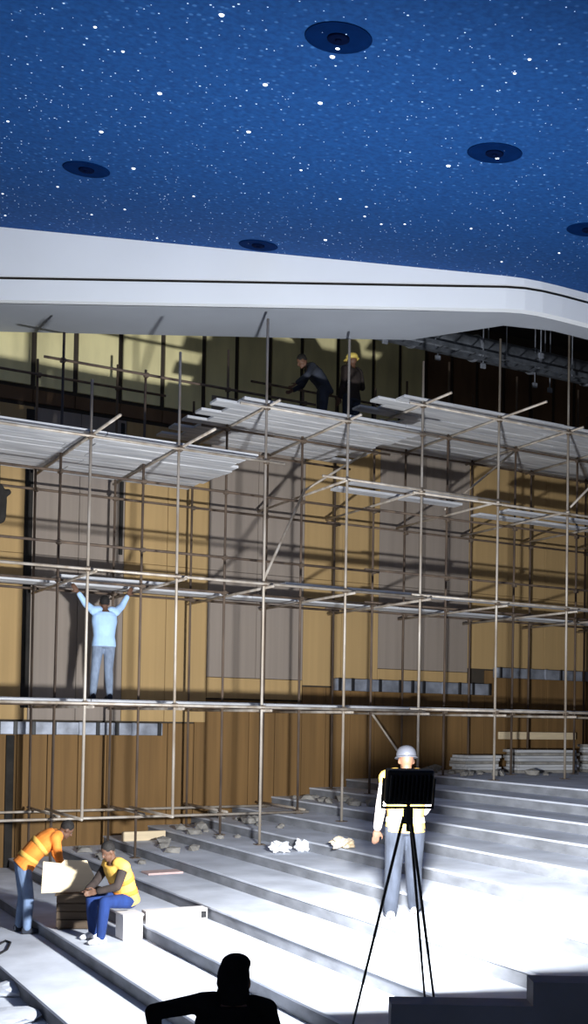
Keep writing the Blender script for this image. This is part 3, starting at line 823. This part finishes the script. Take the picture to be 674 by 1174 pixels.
# ------------------------------------------------------------------ things about the workers
def on(x, y): return Vector((x, y, floor_z(x)))
GC = ground(86, 1063)
cr = thing('wooden_crate', 'dark brown wooden crate under the plywood sheet', 'crate', (GC[0], GC[1], floor_z(GC[0])), R(-24))
MB().bbox((0, 0, 0.03), (0.40, 0.34, 0.03), 0.005).build('base_board', M['crate'], cr)
for k in range(4):
    z = 0.08 + k * 0.098
    for q in (-1, 1):
        MB().bbox((0, q * 0.175, z), (0.42, 0.02, 0.09), 0.004).build('side_slat', M['crate'], cr)
        MB().bbox((q * 0.20, 0, z), (0.02, 0.33, 0.09), 0.004).build('end_slat', M['crate'], cr)
for qx in (-1, 1):
    for qy in (-1, 1): MB().bbox((qx * 0.175, qy * 0.15, 0.21), (0.035, 0.035, 0.40), 0.004).build('corner_post', M['crate'], cr)
MB().bbox((0, 0, 0.425), (0.46, 0.40, 0.02), 0.004).build('lid', M['crate'], cr)
ply = thing('plywood_sheet', 'pale plywood sheet with a cut corner held upright on the crate', 'plywood sheet', (GC[0] - 0.12, GC[1] - 0.06, floor_z(GC[0]) + 0.437), R(-20))
out = [(-0.32, 0.0), (0.20, 0.02), (0.34, 0.16), (0.22, 0.40), (-0.05, 0.41), (-0.09, 0.365), (-0.31, 0.39)]
lean = Matrix.Rotation(R(-14), 3, 'X')
MB().ring_loft([[lean @ Vector((x_, -0.009, z_)) for x_, z_ in out], [lean @ Vector((x_, 0.009, z_)) for x_, z_ in out]]).build('sheet', M['ply'], ply)
gb = MB().bbox((0, 0, 0.015), (0.40, 0.12, 0.03), 0.004, Euler((0, 0, R(8))).to_matrix()).build('wooden_board', M['crate'], loc=(GC[0] + 0.16, GC[1] + 0.12, floor_z(GC[0]) + 0.437))
tag(gb, 'dark board lying across the crate towards the seated worker', 'board')

bx = thing('white_box', 'white box under the seated worker', 'box', (4.50, GB[1] + 0.06, floor_z(4.4)), R(0))
MB().bbox((0, 0, 0.14), (0.24, 0.28, 0.28), 0.008).build('carton', M['beam'], bx)
MB().bbox((0, 0, 0.295), (0.26, 0.30, 0.03), 0.006).build('lid', M['beam'], bx)
bm_ = thing('white_beam', 'long white hollow beam lying on the terrace behind the seated worker', 'beam', (5.08, GB[1] + 0.06, floor_z(5.0)), R(-3))
MB().bbox((0, 0, 0.135), (0.78, 0.18, 0.03), 0.004).build('top_board', M['beam'], bm_)
MB().bbox((0, 0, 0.016), (0.78, 0.18, 0.03), 0.004).build('bottom_board', M['beam'], bm_)
for q in (-1, 1): MB().bbox((0, q * 0.08, 0.075), (0.78, 0.02, 0.09), 0.004).build('side_board', M['beam'], bm_)
MB().bbox((0.34, -0.091, 0.075), (0.07, 0.012, 0.08), 0.004).build('dark_slot', M['black'], bm_)
GP = ground(186, 1001)
pk = MB().bbox((0, 0, 0.015), (0.55, 0.30, 0.03), 0.006).build('foam_board', M['pinkboard'], loc=(GP[0], GP[1], floor_z(GP[0])))
tag(pk, 'pinkish board lying flat on a terrace behind the seated worker', 'board')

def crumple(seed, rad, amp, name, m, n=3):
    bm = bmesh.new(); bmesh.ops.create_icosphere(bm, subdivisions=n, radius=1.0)
    rg = random.Random(seed)
    from mathutils import noise
    for v in bm.verts:
        d = v.co.copy()
        k = 1 + amp * noise.noise(d * 1.7 + Vector((seed, 0, 0))) + amp * 0.6 * noise.noise(d * 4.3 + Vector((0, seed, 0)))
        v.co = Vector((d.x * rad[0] * k, d.y * rad[1] * k, max(-0.6, d.z) * rad[2] * k + rad[2] * 0.6))
    zmin = min(v.co.z for v in bm.verts)
    for v in bm.verts: v.co.z -= zmin
    me = bpy.data.meshes.new(name); bm.to_mesh(me); bm.free()
    me.materials.append(m)
    return me
def drop(name, me, x, y, label, cat, rz=0.0, group=None, smooth=False):
    o = link(name, me, None, None, smooth, (x, y, floor_z(x)), (0, 0, rz))
    return tag(o, label, cat, group)
g = ground(322, 978); drop('plastic_bag', crumple(2, (0.13, 0.11, 0.09), 0.9, 'plastic_bag', M['plastic']), g[0], g[1], 'crumpled white plastic bag on a terrace step', 'bag')
g = ground(346, 976); drop('plastic_sheet', crumple(5, (0.10, 0.08, 0.09), 0.9, 'plastic_sheet', M['plastic']), g[0], g[1], 'second scrap of white plastic, right of the crumpled bag', 'plastic scrap')
g = ground(394, 981); drop('crumpled_cloth', crumple(9, (0.16, 0.12, 0.09), 0.9, 'crumpled_cloth', M['orangebag']), g[0], g[1], 'crumpled orange and cream cloth on a terrace step', 'cloth')

# rubble along the foot of the wall
def stone(seed, r):
    return crumple(seed, (r, r * 0.8, r * 0.6), 0.5, 'rubble_stone', M['stone'], 1)
sm = [stone(40 + k, 0.07 + 0.022 * k) for k in range(5)]
rg = random.Random(5)
taken = [(x, y, 0.24) for x in XS for y in YR] + [(15.4, 17.3, 0.95), (17.2, 17.2, 0.9), (13.9, 17.6, 0.65), (6.77, 17.7, 0.45), (11.9, 16.76, 0.3)]
def free_spot(xa, xb, ya, yb):
    for _ in range(200):
        x = rg.uniform(xa, xb); y = rg.uniform(ya, yb)
        f = ((x - X0) / TREAD) % 1.0
        if 8.4 < x < 9.7 and (x > 8.9 or min(abs(y - 16.65), abs(y - 18.05)) < 0.35): continue
        if abs(y - 16.78) < 0.35 and 10.5 < x < 12.2: continue
        if x < X0 + NTOP * TREAD and not 0.22 < f < 0.80: continue
        if all((x - a) ** 2 + (y - b) ** 2 > (r + 0.17) ** 2 for a, b, r in taken):
            taken.append((x, y, 0.17)); return x, y
    return None
for k in range(46):
    sp = free_spot(5.6, 10.6, 15.9, 18.3)
    if sp is None: continue
    x, y = sp
    drop('rubble_stone', rg.choice(sm), x, y, 'grey chunk of broken concrete at the foot of the brown wall boards', 'rubble', rg.uniform(0, 6), 'rubble along the wall')
for k in range(30):
    sp = free_spot(12.5, 18.3, 16.3, 18.3)
    if sp is None: continue
    x, y = sp
    drop('rubble_stone', rg.choice(sm), x, y, 'grey chunk of broken concrete on the upper landing at right', 'rubble', rg.uniform(0, 6), 'rubble on the landing')
for k, (x, y, w, h_) in enumerate([(15.4, 17.3, 1.5, 0.5), (17.2, 17.2, 1.3, 0.62), (13.9, 17.6, 0.9, 0.4)]):
    t = thing('board_stack', ['low grey stack of boards on the landing below the wall ledge', 'taller grey stack of boards on the landing at the right edge', 'small grey stack of boards left of the low stack on the landing'][k], 'board stack', on(x, y), rg.uniform(-0.1, 0.1))
    nb = int(h_ / 0.06)
    for q in range(nb): MB().bbox((rg.uniform(-0.05, 0.05), rg.uniform(-0.04, 0.04), 0.03 + q * 0.06), (w, 0.5, 0.055), 0.004).build('board', M['plank'] if q % 3 else M['stone'], t)
bw = MB().bbox((0, 0, 0), (2.2, 0.05, 0.16), 0.006).build('timber_batten', M['ply'], loc=(16.2, 18.35, floor_z(16) + 0.75)); tag(bw, 'pale timber batten against the wall above the board stacks', 'batten')
bw2 = MB().bbox((0, 0, 0.08), (0.78, 0.08, 0.16), 0.006).build('timber_batten', M['ply'], loc=(7.6, 17.7, floor_z(7.0) + 0.29)); tag(bw2, 'pale yellowish batten lying at the foot of the wall behind the seated worker', 'batten')
bw2.location = (6.77, 17.7, floor_z(6.7))
# lower left: broken slabs and a cable
for k, (px, py, s_, lab) in enumerate([(6, 1172, 0.34, 'pale broken slab at the bottom left corner'), (10, 1138, 0.30, 'flat pale slab chunk at the left edge behind the corner slab')]):
    g = ground(px, py)
    me = crumple(70 + k, (s_, s_ * 0.8, 0.07), 0.35, 'broken_slab', M['concrete'], 2)
    drop('broken_slab', me, g[0], g[1], lab, 'slab chunk')
cb = [ground(px, py) for px, py in ((-20, 1094), (-4, 1086), (6, 1080), (12, 1082), (8, 1090), (-2, 1096), (-14, 1104))]
cab = MB().tube([(q[0], q[1], floor_z(q[0]) + 0.016) for q in cb], 0.014, 6).build('power_cable', M['black'], smooth=True)
tag(cab, 'thin black cable on the terrace beside the bending worker', 'cable')

# dark rounded shape at the left edge of the scaffold
p = at_y(3, 575, 17.3)
ck = thing('dark_shape', 'dark rounded shape at the left edge of the scaffold', 'cloth', (p.x - 0.05, 17.3, p.z - 0.30))
t = MB()
t.capsule((0, 0, 0.05), (0.02, 0, 0.34), 0.11, 0.10); t.capsule((0.02, 0, 0.40), (0.13, 0, 0.46), 0.075, 0.055); t.capsule((-0.12, 0, 0.1), (-0.02, 0, 0.50), 0.10, 0.09)
link('lobes', remeshed(t, 0.018, 3, 'lobes'), M['darkmatt'], ck)
MB().tube([(0.0, 0.0, 0.5), (0.0, 0.03, 0.9)], 0.008, 6).build('thin_tube', M['darkmatt'], ck)

# stepped low parapet nearest the viewer, bottom right
pr = MB()
def slab_box(D0, D1, r0, r1, z0, z1):
    v = [P(r0, D0, z0), P(r1, D0, z0), P(r1, D1, z0), P(r0, D1, z0), P(r0, D0, z1), P(r1, D0, z1), P(r1, D1, z1), P(r0, D1, z1)]
    return v, [(0, 3, 2, 1), (4, 5, 6, 7), (0, 1, 5, 4), (1, 2, 6, 5), (2, 3, 7, 6), (3, 0, 4, 7)]
par = MB().add(*slab_box(7.2, 7.4, 0.68, 1.62, -3.4, -1.88)).build('wall_parapet', M['parapet'])
struct(par, 'dark stepped concrete parapet at the bottom right corner')
MB().add(*slab_box(7.2, 7.4, 1.62, 3.2, -3.4, -1.72)).build('upper_step', M['parapet'], par)
